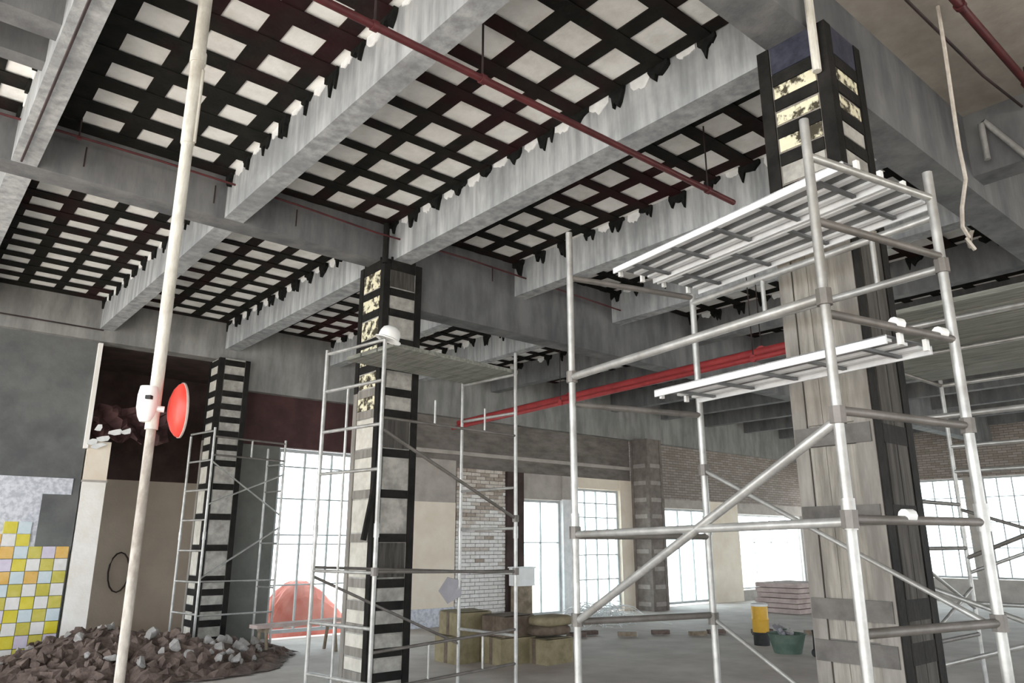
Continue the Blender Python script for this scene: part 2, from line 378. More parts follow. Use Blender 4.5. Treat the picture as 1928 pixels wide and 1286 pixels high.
# brick pier of single bricks, whitewashed below
MB().box(9.44, 10.78, 13.02, 13.2, 0, 3.15).build('mortar_bed', 'mortar', wb)
bme = {c: MB().box(-.5, .5, -.5, .5, -.5, .5).mesh('brick', c) for c in ('brick_a', 'brick_b', 'brick_c')}
bh = .078; row = 0; z = .04
nb = 0
while z < 3.12 and nb < 300:
    off = 0 if row % 2 else .125; x = 9.45 - off
    while x < 10.77 and nb < 300:
        a = max(9.45, x + .006); b = min(10.775, x + .244)
        if b - a > .05:
            p = 1.25 - .42 * z
            c = 'brick_b' if random.random() < p else random.choice(['brick_c', 'brick_c', 'brick_a'])
            piece(bme[c], 'brick', ((a + b) / 2, 13.03 + rnd(-.006, .006), z + bh / 2 - .004), wb, (b - a, .10, bh - .012)); nb += 1
        x += .25
    z += bh; row += 1

wn = struct(thing('wall_near_added', (2, -7.1, 0)), 'unseen wall added behind the viewpoint, its openings set for the light')  # added out of view: darkens near-facing sides, openings light the window wall
MB().box(-7, 9.0, -7.3, -7.0, 0, .7).build('sill_wall', 'tanwall', wn)
MB().box(-7, 9.0, -7.3, -7.0, 2.6, ZS).build('spandrel', 'tanwall', wn)
for x in (-7, -4, -1, 2, 5, 8.6): MB().box(x, x + .4, -7.3, -7.0, .7, 2.6).build('pier', 'tanwall', wn)
MB().box(9.0, 24.5, -7.3, -7.0, 3.1, ZS).build('spandrel', 'tanwall', wn)
for x in (14, 19, 24): MB().box(x, x + .4, -7.3, -7.0, 0, ZS).build('pier', 'tanwall', wn)
wR = struct(thing('wall_right', (24.3, 3, 0)), 'far end wall with tall windows')
MB().box(24.2, 24.5, -7, 13.2, 0, .62).build('sill_wall', 'tanwall', wR)
MB().box(24.2, 24.5, -7, 13.2, 3.45, ZS).build('spandrel', 'spandrel_y', wR)
for y in (-6.5, -3.6, -.6, 2.4, 5.4, 8.1, 11.2):
    MB().box(24.18, 24.5, y - .22, y + .22, .62, 3.45).build('pier', 'tanwall', wR)

def window(n, p0, p1, z0, z1, nv, hz, lab, mat='frame', depth=.05):
    p0 = Vector((*p0, 0)); p1 = Vector((*p1, 0)); d = (p1 - p0); L = d.length; d.normalize(); nn = Vector((-d.y, d.x, 0))
    wnd = struct(thing('window_%d' % n, ((p0.x + p1.x) / 2, (p0.y + p1.y) / 2, z0)), lab)
    rot = Matrix((d, nn, Vector((0, 0, 1)))).transposed()
    def bar(name, s0, s1, za, zb, th=depth, m=mat):
        c = p0 + d * (s0 + s1) / 2; return MB().obox((c.x, c.y, (za + zb) / 2), (s1 - s0, th, zb - za), rot).build(name, m, wnd)
    f = .06
    bar('frame', 0, f, z0, z1); bar('frame', L - f, L, z0, z1); bar('frame', f, L - f, z0, z0 + f); bar('frame', f, L - f, z1 - f, z1)
    vs = [L * (k + 1) / (nv + 1) for k in range(nv)]
    for v in vs: bar('mullion', v - .014, v + .014, z0 + f, z1 - f, depth * .9)
    hs = [z0 + (z1 - z0) * t for t in hz]
    for h in hs: bar('transom', f, L - f, h - .012, h + .012, depth * .8)
    ed = [f] + vs + [L - f]; ez = [z0 + f] + hs + [z1 - f]
    for a in range(len(ed) - 1):
        for b in range(len(ez) - 1): bar('pane', ed[a] + .01, ed[a + 1] - .01, ez[b] + .01, ez[b + 1] - .01, .006, 'glass')
    return wnd
window(1, (5.5, 13.08), (7.65, 13.08), .10, 3.26, 3, (.25, .47, .52, .72, .90), 'bright gridded window beside the grey green panel')
window(2, (11.28, 13.08), (12.52, 13.08), .05, 2.57, 1, (.62,), 'tall glazed doorway beside the dark brown pier')
window(3, (12.97, 13.08), (14.55, 13.08), .05, 2.89, 3, (.25, .45, .62, .76, .88), 'gridded window left of the far brick column')
window(4, (16.35, 13.08), (18.22, 13.08), .05, 2.51, 2, (), 'three part glazed opening right of the far column')
window(5, (19.7, 13.08), (23.4, 13.08), .30, 2.44, 3, (.62,), 'wide glazed opening seen left of the large column', 'frame_white')
for k, (a, b) in enumerate(((8.32, 10.98), (5.62, 7.88), (2.62, 5.18), (-.38, 2.18), (-3.38, -.82))):
    window(6 + k, (24.34, b), (24.34, a), .63, 3.44, 5, (.3, .55, .8), ['bright end wall window left of all', 'bright end wall window second from the corner', 'end wall window third from the corner', 'end wall window fourth from the corner', 'end wall window at the near end'][k])


# ------------------------------------------------------------------ columns with steel jackets
def column(x0, y0, wx, wy, ztop, battens, lab, ang='steel_black', bat='steel_black', fill='infill', special=None):
    t = thing('jacketed_column', (x0 + wx / 2, y0 + wy / 2, 0), lab, 'column', 'jacketed columns')
    MB().box(x0, x0 + wx, y0, y0 + wy, 0, ztop).build('shaft', fill, t)
    a = .085; th = .014
    for sx in (0, 1):
        for sy in (0, 1):
            cx = x0 - th if sx == 0 else x0 + wx + th; cy = y0 - th if sy == 0 else y0 + wy + th
            dx = 1 if sx == 0 else -1; dy = 1 if sy == 0 else -1
            poly = [(cx, cy), (cx + dx * a, cy), (cx + dx * a, cy + dy * th), (cx + dx * th, cy + dy * th), (cx + dx * th, cy + dy * a), (cx, cy + dy * a)]
            m = ang
            if special == 'dusty' and sx == 0 and sy == 1:  # far-left angle drawn paler over its lower part
                MB().prism([(px, py, 0) for px, py in poly], (0, 0, 3.3)).build('corner_angle', 'angle_grey', t)
                MB().prism([(px, py, 3.3) for px, py in poly], (0, 0, ztop - 3.3)).build('corner_angle', m, t)
            else: MB().prism([(px, py, 0) for px, py in poly], (0, 0, ztop)).build('corner_angle', m, t)
    for k, (zb, bw) in enumerate(battens):
        m = bat if not callable(bat) else bat(zb)
        zt = zb + rnd(-.01, .01)
        slabpiece('batten', 'angle_grey' if special == 'dusty' and zb < 3.3 and wy > .52 else m, t, x0 - .012, x0, y0 + .08, y0 + wy - .08, zt - bw / 2, zt + bw / 2)  # lower left-face battens paler: the light on them is painted in
        slabpiece('batten', m if special != 'big' else 'steel_black', t, x0 + .08, x0 + wx - .08, y0 - .012, y0, zt - bw / 2, zt + bw / 2)
        slabpiece('batten', m, t, x0 + wx, x0 + wx + .012, y0 + .08, y0 + wy - .08, zt - bw / 2, zt + bw / 2)
        slabpiece('batten', m, t, x0 + .08, x0 + wx - .08, y0 + wy, y0 + wy + .012, zt - bw / 2, zt + bw / 2)
    return t
def cells(t, x0, y0, wx, wy, zs, fn, bw=.1):
    for k in range(len(zs) - 1):
        za, zb = zs[k + 1] + bw / 2 + .01, zs[k] - bw / 2 - .01
        if zb - za < .04: continue
        ml, mr = fn(k, (za + zb) / 2)
        if ml: slabpiece('infill_panel', ml, t, x0 - .006, x0, y0 + .085, y0 + wy - .085, za, zb)
        if mr: slabpiece('infill_panel', mr, t, x0 + .085, x0 + wx - .085, y0 - .006, y0, za, zb)

# middle column
z2 = [4.83, 4.48, 4.21, 3.88, 3.56, 3.28, 3.02, 2.58, 2.12, 1.66, 1.19, .96, .72, .48, .25]
c2 = column(4.2, 7.3, .50, .55, 4.87, [(z, .09 if z < 4.7 else .16) for z in z2], 'concrete column with black steel jacket behind the scaffold with the white hard hat', special='dusty')
cells(c2, 4.2, 7.3, .50, .55, z2, lambda k, z: (('cream' if z > 2.95 else 'infill_lit'), ('infill' if k % 3 else 'darkboard') if z > 1.3 else 'infill'), .09)
MB().tube((4.185, 7.28, 4.8), (4.185, 7.28, 5.3), .035, 8).build('upright_bar', 'steel_black', c2)
MB().obox((4.14, 7.25, 2.05), (.05, .04, .85), Matrix.Rotation(R(10), 3, 'Y')).build('loose_plate', 'steel_black', c2)
# left column
z1 = [4.60, 4.36, 4.07, 3.85, 3.61, 3.39, 3.15, 2.89, 2.51, 2.02, 1.52, 1.05, .85, .60, .37, .12]
c1 = column(4.2, 12.7, .50, .5, 4.68, [(z, .10) for z in z1], 'slim looking black jacketed column beside the dark opening', special='dusty')
cells(c1, 4.2, 12.7, .5, .5, z1, lambda k, z: ('infill_lit', 'infill'), .1)
# big near column
z4 = [4.62, 4.42, 4.23, 4.03, 3.80, 3.55]
zl = [2.20, 1.75, 1.25, 1.03, .55, .2]
c4 = column(4.2, 1.85, .46, .46, 4.87, [(z, .085) for z in z4] + [(z, .11) for z in zl], 'large near column boarded below and black banded at the top', bat=lambda z: 'steel_black' if z > 3.3 else 'strap_grey', fill='board', special='big')
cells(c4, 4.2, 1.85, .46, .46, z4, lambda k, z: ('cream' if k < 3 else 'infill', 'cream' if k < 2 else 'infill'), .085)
slabpiece('wrap', 'navy', c4, 4.19, 4.2, 1.93, 2.23, 4.665, 4.87); slabpiece('wrap', 'navy', c4, 4.28, 4.58, 1.84, 1.85, 4.665, 4.87)
for k in range(3):
    y0 = 1.945 + .095 * k
    slabpiece('board', 'board', c4, 4.186, 4.2, y0, y0 + .0925, 2.27, 3.45)
    slabpiece('board', 'board', c4, 4.188, 4.2, y0, y0 + .0925, .1, 2.14)
for k in range(2): slabpiece('board', 'darkboard', c4, 4.30 + k * .14, 4.43 + k * .14, 1.838, 1.85, .1, 3.45)  # right-face boards darkened, the shade of that side is in the colour
for z in zl: slabpiece('strap', 'strap_grey', c4, 4.168, 4.180, 1.86, 2.31, z - .055, z + .055)
slabpiece('corner_strip', 'angle_grey', c4, 4.178, 4.188, 1.845, 1.95, .1, 3.5)
slabpiece('corner_strip', 'angle_grey', c4, 4.178, 4.188, 2.235, 2.32, .1, 3.5)
MB().tube((4.15, 1.90, 4.5), (4.15, 1.90, 5.3), .028, 10).build('upright_bar', 'pole', c4)
# far column
c5 = column(15.0, 12.4, .55, .55, 4.2, [(.15 + .42 * k, .10) for k in range(9)], 'far brown column between the bright back windows', ang='column_brown', bat='strap_tan', fill='column_brown')


# ------------------------------------------------------------------ scaffolds
def P3(p, z): return (p[0], p[1], z)
class Scaf:
    def __init__(s, loc, label): s.t = thing('scaffold_tower', loc, label, 'scaffold', 'scaffold towers')
    def bar(s, name, p, q, r=.019, m='galv'): return MB().tube(p, q, r, 10).build(name, m, s.t, True)
    def post(s, p, z1, r=.0215, joint=1.71, m='galv'):
        o = s.bar('post', P3(p, 0.02), P3(p, z1), r, m)
        MB().tube(P3(p, joint - .06), P3(p, joint + .06), r * 1.28, 10).build('joint_sleeve', 'galv', o, True)
        MB().box(p[0] - .06, p[0] + .06, p[1] - .06, p[1] + .06, 0, .02).build('base_plate', 'tube_dark', o)
        return o
    def coup(s, p): return MB().tube((p[0], p[1], p[2] - .035), (p[0], p[1], p[2] + .035), .034, 8).build('coupler', 'tube_dark', s.t, True)

# S3, the near tower at the large column
A, B, C, D = (3.187, 3.198), (4.12, 2.94), (2.927, 1.428), (3.79, 1.248)
s3 = Scaf((3.5, 2.2, 0), 'tall galvanised scaffold tower in front of the large near column')
s3.post(A, 3.55); s3.post(B, 3.262); s3.post(C, 3.44); s3.post(D, 3.40, .024)
def mixp(p, q, t): return (p[0] + (q[0] - p[0]) * t, p[1] + (q[1] - p[1]) * t)
s3.bar('ledger', P3(A, 2.59), P3(C, 2.60), .023); s3.bar('ledger', P3(A, 1.65), P3(C, 1.68), .02)
s3.bar('ledger', P3(B, 3.20), P3(D, 3.16), .021); s3.bar('ledger', P3(B, 2.95), P3(D, 2.89), .021)
m_ = mixp(B, D, .36); s3.bar('stub', P3(m_, 2.93), P3(m_, 3.18), .014)
m_ = mixp(B, D, .8); s3.bar('stub', P3(m_, 2.9), P3(m_, 3.17), .014)
s3.bar('ledger', P3(A, .75), P3(C, .75), .02)
s3.bar('brace', P3(C, 2.08), P3(A, 1.17), .021)
s3.bar('brace', P3(B, 2.06), P3(D, 1.24), .013); s3.bar('brace', P3(B, 1.15), P3(D, .32), .013)
for z in (2.95, 2.53, 2.12, 1.69, 1.27, .8, .35): s3.bar('rung', P3(C, z), P3(D, z), .019, 'tube_dark' if z > 1 else 'galv')
for z in (3.24, 2.42, 1.64, 1.17, .7): s3.bar('rung', P3(A, z), P3(B, z), .019, 'tube_dark')
s3.bar('rung', P3(C, 3.26), P3(D, 3.26), .019, 'galv')
for p, z in ((A, 2.59), (A, 1.66), (A, 1.18), (C, 2.60), (C, 2.10), (C, 1.69), (D, 2.90), (D, 1.27), (D, 2.12), (B, 2.06), (B, 1.15)): s3.coup(P3(p, z))
for t_, z in ((.38, 1.71), (.5, 2.55), (.86, 2.55)):
    q0, q1 = mixp(C, D, t_), mixp(C, D, t_ + .06); MB().tube(P3(q0, z), P3(q1, z), .027, 10).build('coupler', 'white_plastic', s3.t, True)
def ubox(mb, o, u, v, a0, a1, b0, b1, z0, z1):
    c = Vector((o[0], o[1], 0)) + u * (a0 + a1) / 2 + v * (b0 + b1) / 2; c.z = (z0 + z1) / 2
    return mb.obox(c, (a1 - a0, b1 - b0, z1 - z0), Matrix((u, v, Vector((0, 0, 1)))).transposed())
def steel_deck(o, ang, L, W, z, ribs, lab, bars=5):
    u = Vector((math.cos(ang), math.sin(ang), 0)); v = Vector((-u.y, u.x, 0))
    t = thing('steel_scaffold_deck', (o[0] + u.x * W / 2 + v.x * L / 2, o[1] + u.y * W / 2 + v.y * L / 2, z - .05), lab, 'scaffold deck')
    ubox(MB(), o, u, v, 0, W, 0, L, z, z + .006).build('sheet', 'deck', t)
    for k in range(ribs):
        a = W * (k + .5) / ribs; ubox(MB(), o, u, v, a - .019, a + .019, .02, L - .02, z - .014, z).build('rib', 'deck_rib_sheen', t)
    for a in (0, W - .012): ubox(MB(), o, u, v, a, a + .012, 0, L, z - .036, z + .006).build('side_lip', 'deck_rib_sheen', t)
    for k in range(bars):
        b = L * (k + .5) / bars; ubox(MB(), o, u, v, .02, W - .02, b - .012, b + .012, z - .028, z - .014).build('cross_bar', 'deck', t)
    for b in (-.03, L + .01):
        for a in (.07, W - .10): ubox(MB(), o, u, v, a, a + .025, b, b + .02, z - .035, z + .02).build('hook', 'white_plastic', t)
    return t
an = R(-7.8)
steel_deck((3.215, 1.41), an, 1.66, .36, 3.325, 3, 'left half of the ribbed steel deck on top of the near scaffold')
steel_deck((3.215 + .385 * math.cos(an), 1.41 + .385 * math.sin(an)), an, 1.66, .40, 3.325, 3, 'right half of the ribbed steel deck on top of the near scaffold', 4)
steel_deck((3.36, 1.38), an, 1.50, .38, 2.50, 3, 'lower steel plank halfway up the near scaffold')

# S2 at the middle column
a = R(4.8); U = (math.cos(a), math.sin(a)); V = (-math.sin(a), math.cos(a)); N = (3.473, 5.968)
def pt(n, u, v, Us, Vs): return (n[0] + Us[0] * u + Vs[0] * v, n[1] + Us[1] * u + Vs[1] * v)
NL, NR, FL, FR = N, pt(N, 1.75, 0, U, V), pt(N, 0, .88, U, V), pt(N, 1.75, .88, U, V)
FL = (FL[0] - .08, FL[1])
s2 = Scaf((4.3, 6.5, 0), 'scaffold tower with a white hard hat on its post before the middle column')
for p, z in ((NL, 3.46), (FL, 3.50), (NR, 3.64), (FR, 3.50)): s2.post(p, z, .02)
for z in (3.46, 3.07, 2.66, 2.25, 1.35, .89, .45): s2.bar('rung', P3(NL, z), P3(FL, z), .016)
for z in (3.40, 2.97, 2.17, 1.75, 1.30, .7): s2.bar('rung', P3(NR, z), P3(FR, z), .016)
m_ = mixp(FL, NL, .42); s2.bar('inner_stile', P3(m_, .05), P3(m_, 3.05), .013)
s2.bar('ledger', P3(NL, 1.36), P3(NR, 1.32), .016, 'tube_dark'); s2.bar('ledger', P3(FL, 1.38), P3(FR, 1.30), .014, 'tube_dark')
s2.bar('ledger', P3(NL, 2.72), P3(NR, 2.72), .014, 'tube_dark'); s2.bar('ledger', P3(NL, .70), P3(NR, .76), .014, 'tube_dark'); s2.bar('ledger', P3(NL, .40), P3(NR, .44), .014, 'tube_dark')
for q in (.36, .74):
    m_ = mixp(NL, NR, q); s2.bar('stub', P3(m_, 2.72), P3(m_, 2.96), .011); s2.bar('stub', P3(m_, .42), P3(m_, .73), .011)
s2.bar('brace', P3(NL, 2.62), P3(NR, 1.85), .016, 'tube_dark'); s2.bar('brace', P3(FL, 1.30), P3(FR, .55), .014, 'tube_dark')
for p, z in ((NR, 1.85), (NL, 1.36), (NR, 1.32)): s2.coup(P3(p, z))
ud = Vector((*U, 0)); vd = Vector((*V, 0))
for k in range(3):
    o = ubox(MB(), (N[0] + U[0] * .12, N[1] + U[1] * .12), ud, vd, 0, 1.7, .03 + .28 * k, .29 + .28 * k, 3.42, 3.46)
    tag(o.build('scaffold_board', 'timber'), ['front dark board of the deck over the scaffold with the hard hat', 'middle dark board of the deck over the scaffold with the hard hat', 'rear dark board of the deck over the scaffold with the hard hat'][k], 'board', 'boards on the middle scaffold')
hh = thing('hard_hat', (NL[0], NL[1], 3.43), 'white hard hat hung over the scaffold post by the middle column', 'hard hat')
hc = (NL[0] + .02, NL[1] - .02, 3.46); hax = (.25, -.2, 1)
MB().lathe([(.098, 0), (.102, .03), (.098, .07), (.083, .105), (.05, .128), (0, .135)], hc, hax).build('shell', 'white_plastic', hh, True)
MB().lathe([(.095, .0), (.125, -.008), (.127, .0), (.100, .012)], hc, hax).build('brim', 'white_plastic', hh, True)
MB().lathe([(.012, .135), (.016, .137), (.0, .142)], hc, hax, 10).build('crown_button', 'white_plastic', hh, True)

# S1 at the left column
a = R(9.8); U1 = (math.cos(a), math.sin(a)); V1 = (-math.sin(a), math.cos(a)); N1 = (4.012, 12.06)
nl, nr, fl, fr = N1, pt(N1, 1.3, 0, U1, V1), pt(N1, 0, .75, U1, V1), pt(N1, 1.3, .52, U1, V1)
s1 = Scaf((4.5, 12.4, 0), 'thin ladder sided scaffold tower around the leftmost column')
for p, z in ((nl, 3.38), (fl, 3.30), (nr, 3.30)): s1.post(p, z, .02)
s1.post(fr, 3.2, .02)
for k in range(8): s1.bar('rung', P3(nl, .11 + .46 * k), P3(fl, .11 + .46 * k), .016)
for z in (3.24, 2.95): s1.bar('ledger', P3(nl, z), P3(nr, z), .016, 'tube_dark')
m_ = mixp(nl, nr, .52); s1.bar('stub', P3(m_, 2.95), P3(m_, 3.25), .015)
s1.bar('ledger', P3(nl, 1.04), P3(nr, 1.02), .012); s1.bar('ledger', P3(nl, .55), P3(nr, .53), .014)
s1.bar('brace', P3(nl, 2.85), P3(nr, 2.05), .013); s1.bar('brace', P3(nl, 2.18), P3(nr, 2.72), .013); s1.bar('brace', P3(nl, 1.08), P3(nr, 1.85), .014)
for z in (2.9, 2.45, 1.6, .9): s1.bar('rung', P3(nr, z), P3(fr, z), .014)

# S4 behind, right
s4 = Scaf((7.6, 2, 0), 'scaffold tower carrying weathered boards behind the large column at right')
q1, q2, q3, q4 = (8.95, 3.15), (8.95, .2), (6.25, 3.15), (6.25, .2)
for p in (q1, q2, q3, q4): s4.post(p, 3.36, .022)
for z in (3.30, 2.62, 2.35, 1.0): s4.bar('ledger', P3(q1, z), P3(q2, z), .022)
for z in (3.30, 2.55): s4.bar('ledger', P3(q3, z), P3(q4, z), .022)
for z in (3.30, 2.0, 1.55, .7): s4.bar('ledger', P3(q1, z), P3(q3, z), .02, 'tube_dark')
s4.bar('brace', P3(q1, 1.45), P3(q2, 2.65), .022, 'tube_dark'); s4.bar('brace', P3(q1, 1.30), P3(q2, 2.42), .018); s4.bar('brace', P3(q1, 1.95), P3(q2, .9), .018, 'tube_dark')
s4.bar('brace', P3(q3, 2.0), P3(q1, .95), .018); s4.bar('brace', P3(q3, .5), P3(q4, 1.5), .018); s4.bar('brace', P3(q3, 1.5), P3(q4, .5), .018)
s4.bar('brace', P3(q3, .25), P3(q1, 1.15), .018)
mid_l = (7.55, .2), (7.55, 3.15); s4.bar('ledger', P3(mid_l[0], 3.36), P3(mid_l[1], 3.36), .02)
ORD = ['first', 'second', 'third', 'fourth', 'fifth', 'sixth', 'seventh', 'eighth', 'ninth', 'tenth']
for k in range(10):
    x = 6.12 + .30 * k
    if k == 4 or k == 5: x += .0
    tag(MB().box(x, x + .27, .0 + rnd(-.05, .05), 3.42 + rnd(-.08, .08), 3.385 + rnd(0, .01), 3.43).build('scaffold_board', 'timber'), ORD[k] + ' weathered scaffold board from the camera side in the deck at the right edge', 'board', 'weathered boards at right')

# ------------------------------------------------------------------ pole with the red dish
PX, PY = 1.15, 4.52
pp = thing('telescopic_prop', (PX, PY, 0), 'tall pale telescopic prop reaching the ceiling at left', 'prop')
MB().tube((PX, PY, .02), (PX, PY, 2.30), .026, 14).build('lower_tube', 'pole_dirty', pp, True)
MB().tube((PX, PY, 2.22), (PX, PY, 4.02), .035, 14).build('middle_tube', 'pole', pp, True)
MB().tube((PX, PY, 4.02), (PX, PY, 5.29), .042, 14).build('upper_tube', 'pole', pp, True)
MB().tube((PX, PY, 4.60), (PX, PY, 4.68), .050, 14).build('collar', 'pole', pp, True)
MB().tube((PX + .03, PY - .03, 4.03), (PX + .03, PY - .03, 4.55), .012, 8).build('side_rod', 'pole', pp, True)
MB().box(PX - .08, PX + .08, PY - .08, PY + .08, 5.29, 5.325).build('head_plate', 'tube_dark', pp)
MB().box(PX - .08, PX + .08, PY - .08, PY + .08, 0, .02).build('base_plate', 'tube_dark', pp)
rt = Vector((.764, -.645, 0)); fw = Vector((.645, .764, 0))
dl = thing('red_dish_lamp', (PX, PY, 2.2), 'round red dish with a white housing clamped on the pale prop', 'lamp')
vd_ = fw * .915 - rt * .40; pr_ = rt * .915 + fw * .40
ax = (pr_ * .97 + vd_ * .22 + Vector((0, 0, .05))).normalized(); dc = Vector((PX, PY, 2.335)) + pr_ * .055 - vd_ * .02
MB().lathe([(0, .022), (.03, .024), (.08, .032), (.125, .050), (.150, .070), (.157, .085), (.150, .094), (.09, .098), (0, .10)], dc, ax, 32).build('dish', 'red', dl, True)
MB().lathe([(.154, .082), (.160, .085), (.160, .094), (.150, .098)], dc, ax, 32).build('rim', 'pinkstack', dl, True)
hb = Vector((PX, PY, 2.36)) - rt * .025
rotm = Matrix((rt, fw, Vector((0, 0, 1)))).transposed()
MB().lathe([(0, -.10), (.030, -.10), (.045, -.07), (.056, -.02), (.056, .05), (.048, .10), (0, .10)], hb - fw * .03, (0, 0, 1), 16).build('housing', 'white_plastic', dl, True)
MB().obox(hb - fw * .082 + rt * .03 + Vector((0, 0, .03)), (.03, .03, .02), rotm).build('knob', 'dark', dl)
MB().tube(hb - fw * .03 + Vector((0, 0, -.02)), dc, .018, 10).build('bracket', 'white_plastic', dl, True)

# ------------------------------------------------------------------ pipes, cables
def pipe_thing(name, pts, r, mat, lab, cat, hang=(), n=10):
    t = thing(name, pts[0], lab, cat)
    MB().path(pts, r, n).build('pipe', mat, t, True)
    for (x, y, z) in hang:
        MB().tube((x, y, z), (x, y, ZS if z < ZS else z + .3), .008, 6).build('hanger_rod', 'cable', t)
        MB().tube((x - .02, y, z), (x + .02, y, z), r * 1.35, 10).build('clamp', mat, t, True)
    return t
pipe_thing('sprinkler_pipe', [(-1, 3.57, 4.70), (5.75, 3.57, 4.70)], .027, 'maroon_pipe', 'dark red sprinkler pipe hung under the slab strips', 'pipe', [(.2, 3.57, 4.7), (1.9, 3.57, 4.7), (2.75, 3.57, 4.7), (5.35, 3.57, 4.7)])
pipe_thing('red_pipe', [(8.22, 2.6, 3.92), (8.22, 4.5, 3.92), (8.75, 12.0, 3.92)], .058, 'red_pipe', 'bright red pipe running back beyond the near scaffold', 'pipe', [(8.24, 4.9, 3.92), (8.5, 8.6, 3.92)])
pipe_thing('red_pipe', [(8.02, 2.6, 3.80), (8.02, 4.5, 3.80), (8.60, 12.0, 3.80)], .035, 'red_pipe', 'thinner red pipe just below the bright red pipe', 'pipe', [(8.04, 4.9, 3.80), (8.3, 8.6, 3.80)])
pipe_thing('conduit', [(-3, 7.16, 5.14), (1.58, 7.16, 5.17), (3.0, 7.16, 5.14), (3.99, 7.16, 5.09), (5.3, 7.16, 5.10), (8.2, 7.16, 5.0)], .011, 'maroon_pipe', 'thin dark red conduit strung along the middle girder', 'conduit', [(.9, 7.16, 5.15)], 6)
pipe_thing('conduit', [(-2, 12.7, 4.86), (2.2, 12.7, 4.82), (2.36, 12.7, 4.82)], .012, 'cable', 'thin dark conduit along the beam above the tiled wall', 'conduit', (), 6)
pipe_thing('ceiling_pipe', [(4.2, 1.34, 5.2), (6.95, 1.34, 5.2)], .030, 'maroon_pipe', 'thick dark pipe under the bare slab at top right', 'pipe', [(5.2, 1.34, 5.2), (6.6, 1.34, 5.2)])
pipe_thing('ceiling_cable', [(4.6, 1.57, 5.22), (6.2, 1.53, 5.19), (6.95, 1.48, 5.2)], .012, 'cable', 'thin dark cable under the bare slab at top right', 'cable', (), 6)
pipe_thing('ceiling_cable', [(5.6, 1.0, 5.22), (6.95, 1.0, 5.2)], .012, 'cable', 'thin cable in the top right corner of the picture', 'cable', (), 6)
pipe_thing('elbow_conduit', [(6.88, 1.78, 4.80), (6.88, 1.78, 5.14), (6.90, 1.76, 5.17), (6.92, 1.72, 5.10), (6.95, 1.53, 4.77), (6.96, 1.44, 4.62)], .026, 'galv', 'bent galvanised conduit below the slab at the right edge', 'conduit')
pipe_thing('beam_conduit', [(.52, 2.4, 4.845), (.52, 7.3, 4.845)], .010, 'cable', 'thin dark conduit along the underside of the left joist', 'conduit', (), 6)
pipe_thing('hanging_rope', [(5.29, 1.50, 5.34), (5.28, 1.50, 4.98), (5.29, 1.51, 4.68), (5.27, 1.51, 4.43), (5.29, 1.52, 4.20), (5.27, 1.51, 4.05), (5.31, 1.52, 3.98), (5.24, 1.55, 3.76), (5.22, 1.56, 3.62), (5.28, 1.55, 3.56), (5.33, 1.54, 3.62), (5.30, 1.56, 3.50), (5.25, 1.56, 3.55), (5.32, 1.54, 3.48)], .014, 'rope', 'pale rope hanging from the bare slab with a frayed end', 'rope', (), 6)
pipe_thing('wall_coil', [(3.62 + .17 * math.cos(t / 16 * 6.283), 15.17 - .012 * math.sin(t * 1.0), 1.10 + .34 * math.sin(t / 16 * 6.283)) for t in range(34)], .013, 'cable', 'dark cable coil hung on the beige room wall', 'cable', (), 6)
for x in (1.0, 2.2, 3.1, 5.9, 7.4): MB().box(x, x + .012, 7.392, 7.4, 5.0, 5.2).build('crack', 'cable', gm)

# torn ceiling sheet in the dark opening
tc = thing('torn_sheet', (2.9, 13.2, 3.1), 'torn dark sheet with white broken edges hanging in the dark opening', 'torn sheet')
mb = MB(); nx, nz = 14, 8
for j in range(nz + 1):
    for i in range(nx + 1):
        mb.v.append((2.45 + 1.15 * i / nx, 13.05 + .10 * math.sin(i * 1.3 + j) + rnd(-.03, .03), 3.22 + .50 * j / nz + rnd(-.03, .03) - .08 * abs(math.sin(i * .9)) * (1 - j / nz)))
for j in range(nz):
    for i in range(nx):
        b = j * (nx + 1) + i; mb.f.append((b, b + 1, b + nx + 2, b + nx + 1))
so = mb.build('sheet', 'maroon', tc); sm = so.modifiers.new('thick', 'SOLIDIFY'); sm.thickness = .02
for (x, z, wd) in ((2.47, 3.10, .16), (2.60, 3.16, .18), (2.55, 3.05, .2), (2.78, 3.28, .2), (2.92, 3.30, .16), (2.52, 3.32, .1)):
    pts = [(x + wd * .6 * math.cos(t) * rnd(.6, 1.1), 12.86, z + .055 * math.sin(t) * rnd(.6, 1.2) + .2 * wd * math.cos(t) * .5) for t in [k * .9 for k in range(7)]]
    MB().prism(pts, (0, .03, 0)).build('plaster_shard', 'white', tc)

# ------------------------------------------------------------------ rubble and stored goods
def hull(seed, n=14):
    import bmesh
    rs = random.Random(seed); bm = bmesh.new()
    for _ in range(n):
        v = Vector((rs.gauss(0, 1), rs.gauss(0, 1), rs.gauss(0, 1))).normalized() * rs.uniform(.75, 1.05); bm.verts.new((v.x * .6, v.y * .5, v.z * .4))
    r = bmesh.ops.convex_hull(bm, input=bm.verts)
    bmesh.ops.delete(bm, geom=[e for e in r['geom_interior'] if isinstance(e, bmesh.types.BMVert)], context='VERTS')
    me = bpy.data.meshes.new('rubble_chunk'); bm.to_mesh(me); bm.free(); return me
HB = []
for s in range(6):
    for m in ('rubble', 'rubble_pale'):
        me = hull(s * 3 + (m == 'rubble')); me.materials.append(MT[m]); HB.append((m, me))
def mound_h(x, y):
    h = .40 * math.exp(-((x - 2.7) ** 2 / .9 + (y - 12.1) ** 2 / .8)) + .30 * math.exp(-((x - 3.6) ** 2 / .7 + (y - 11.0) ** 2 / .7)) + .12 * math.exp(-((x - 2.3) ** 2 / 1.2 + (y - 11.0) ** 2 / .8)) + .15 * math.exp(-((x - 4.7) ** 2 / .25 + (y - 11.6) ** 2 / .25))
    return h
mb = MB(); n = 46
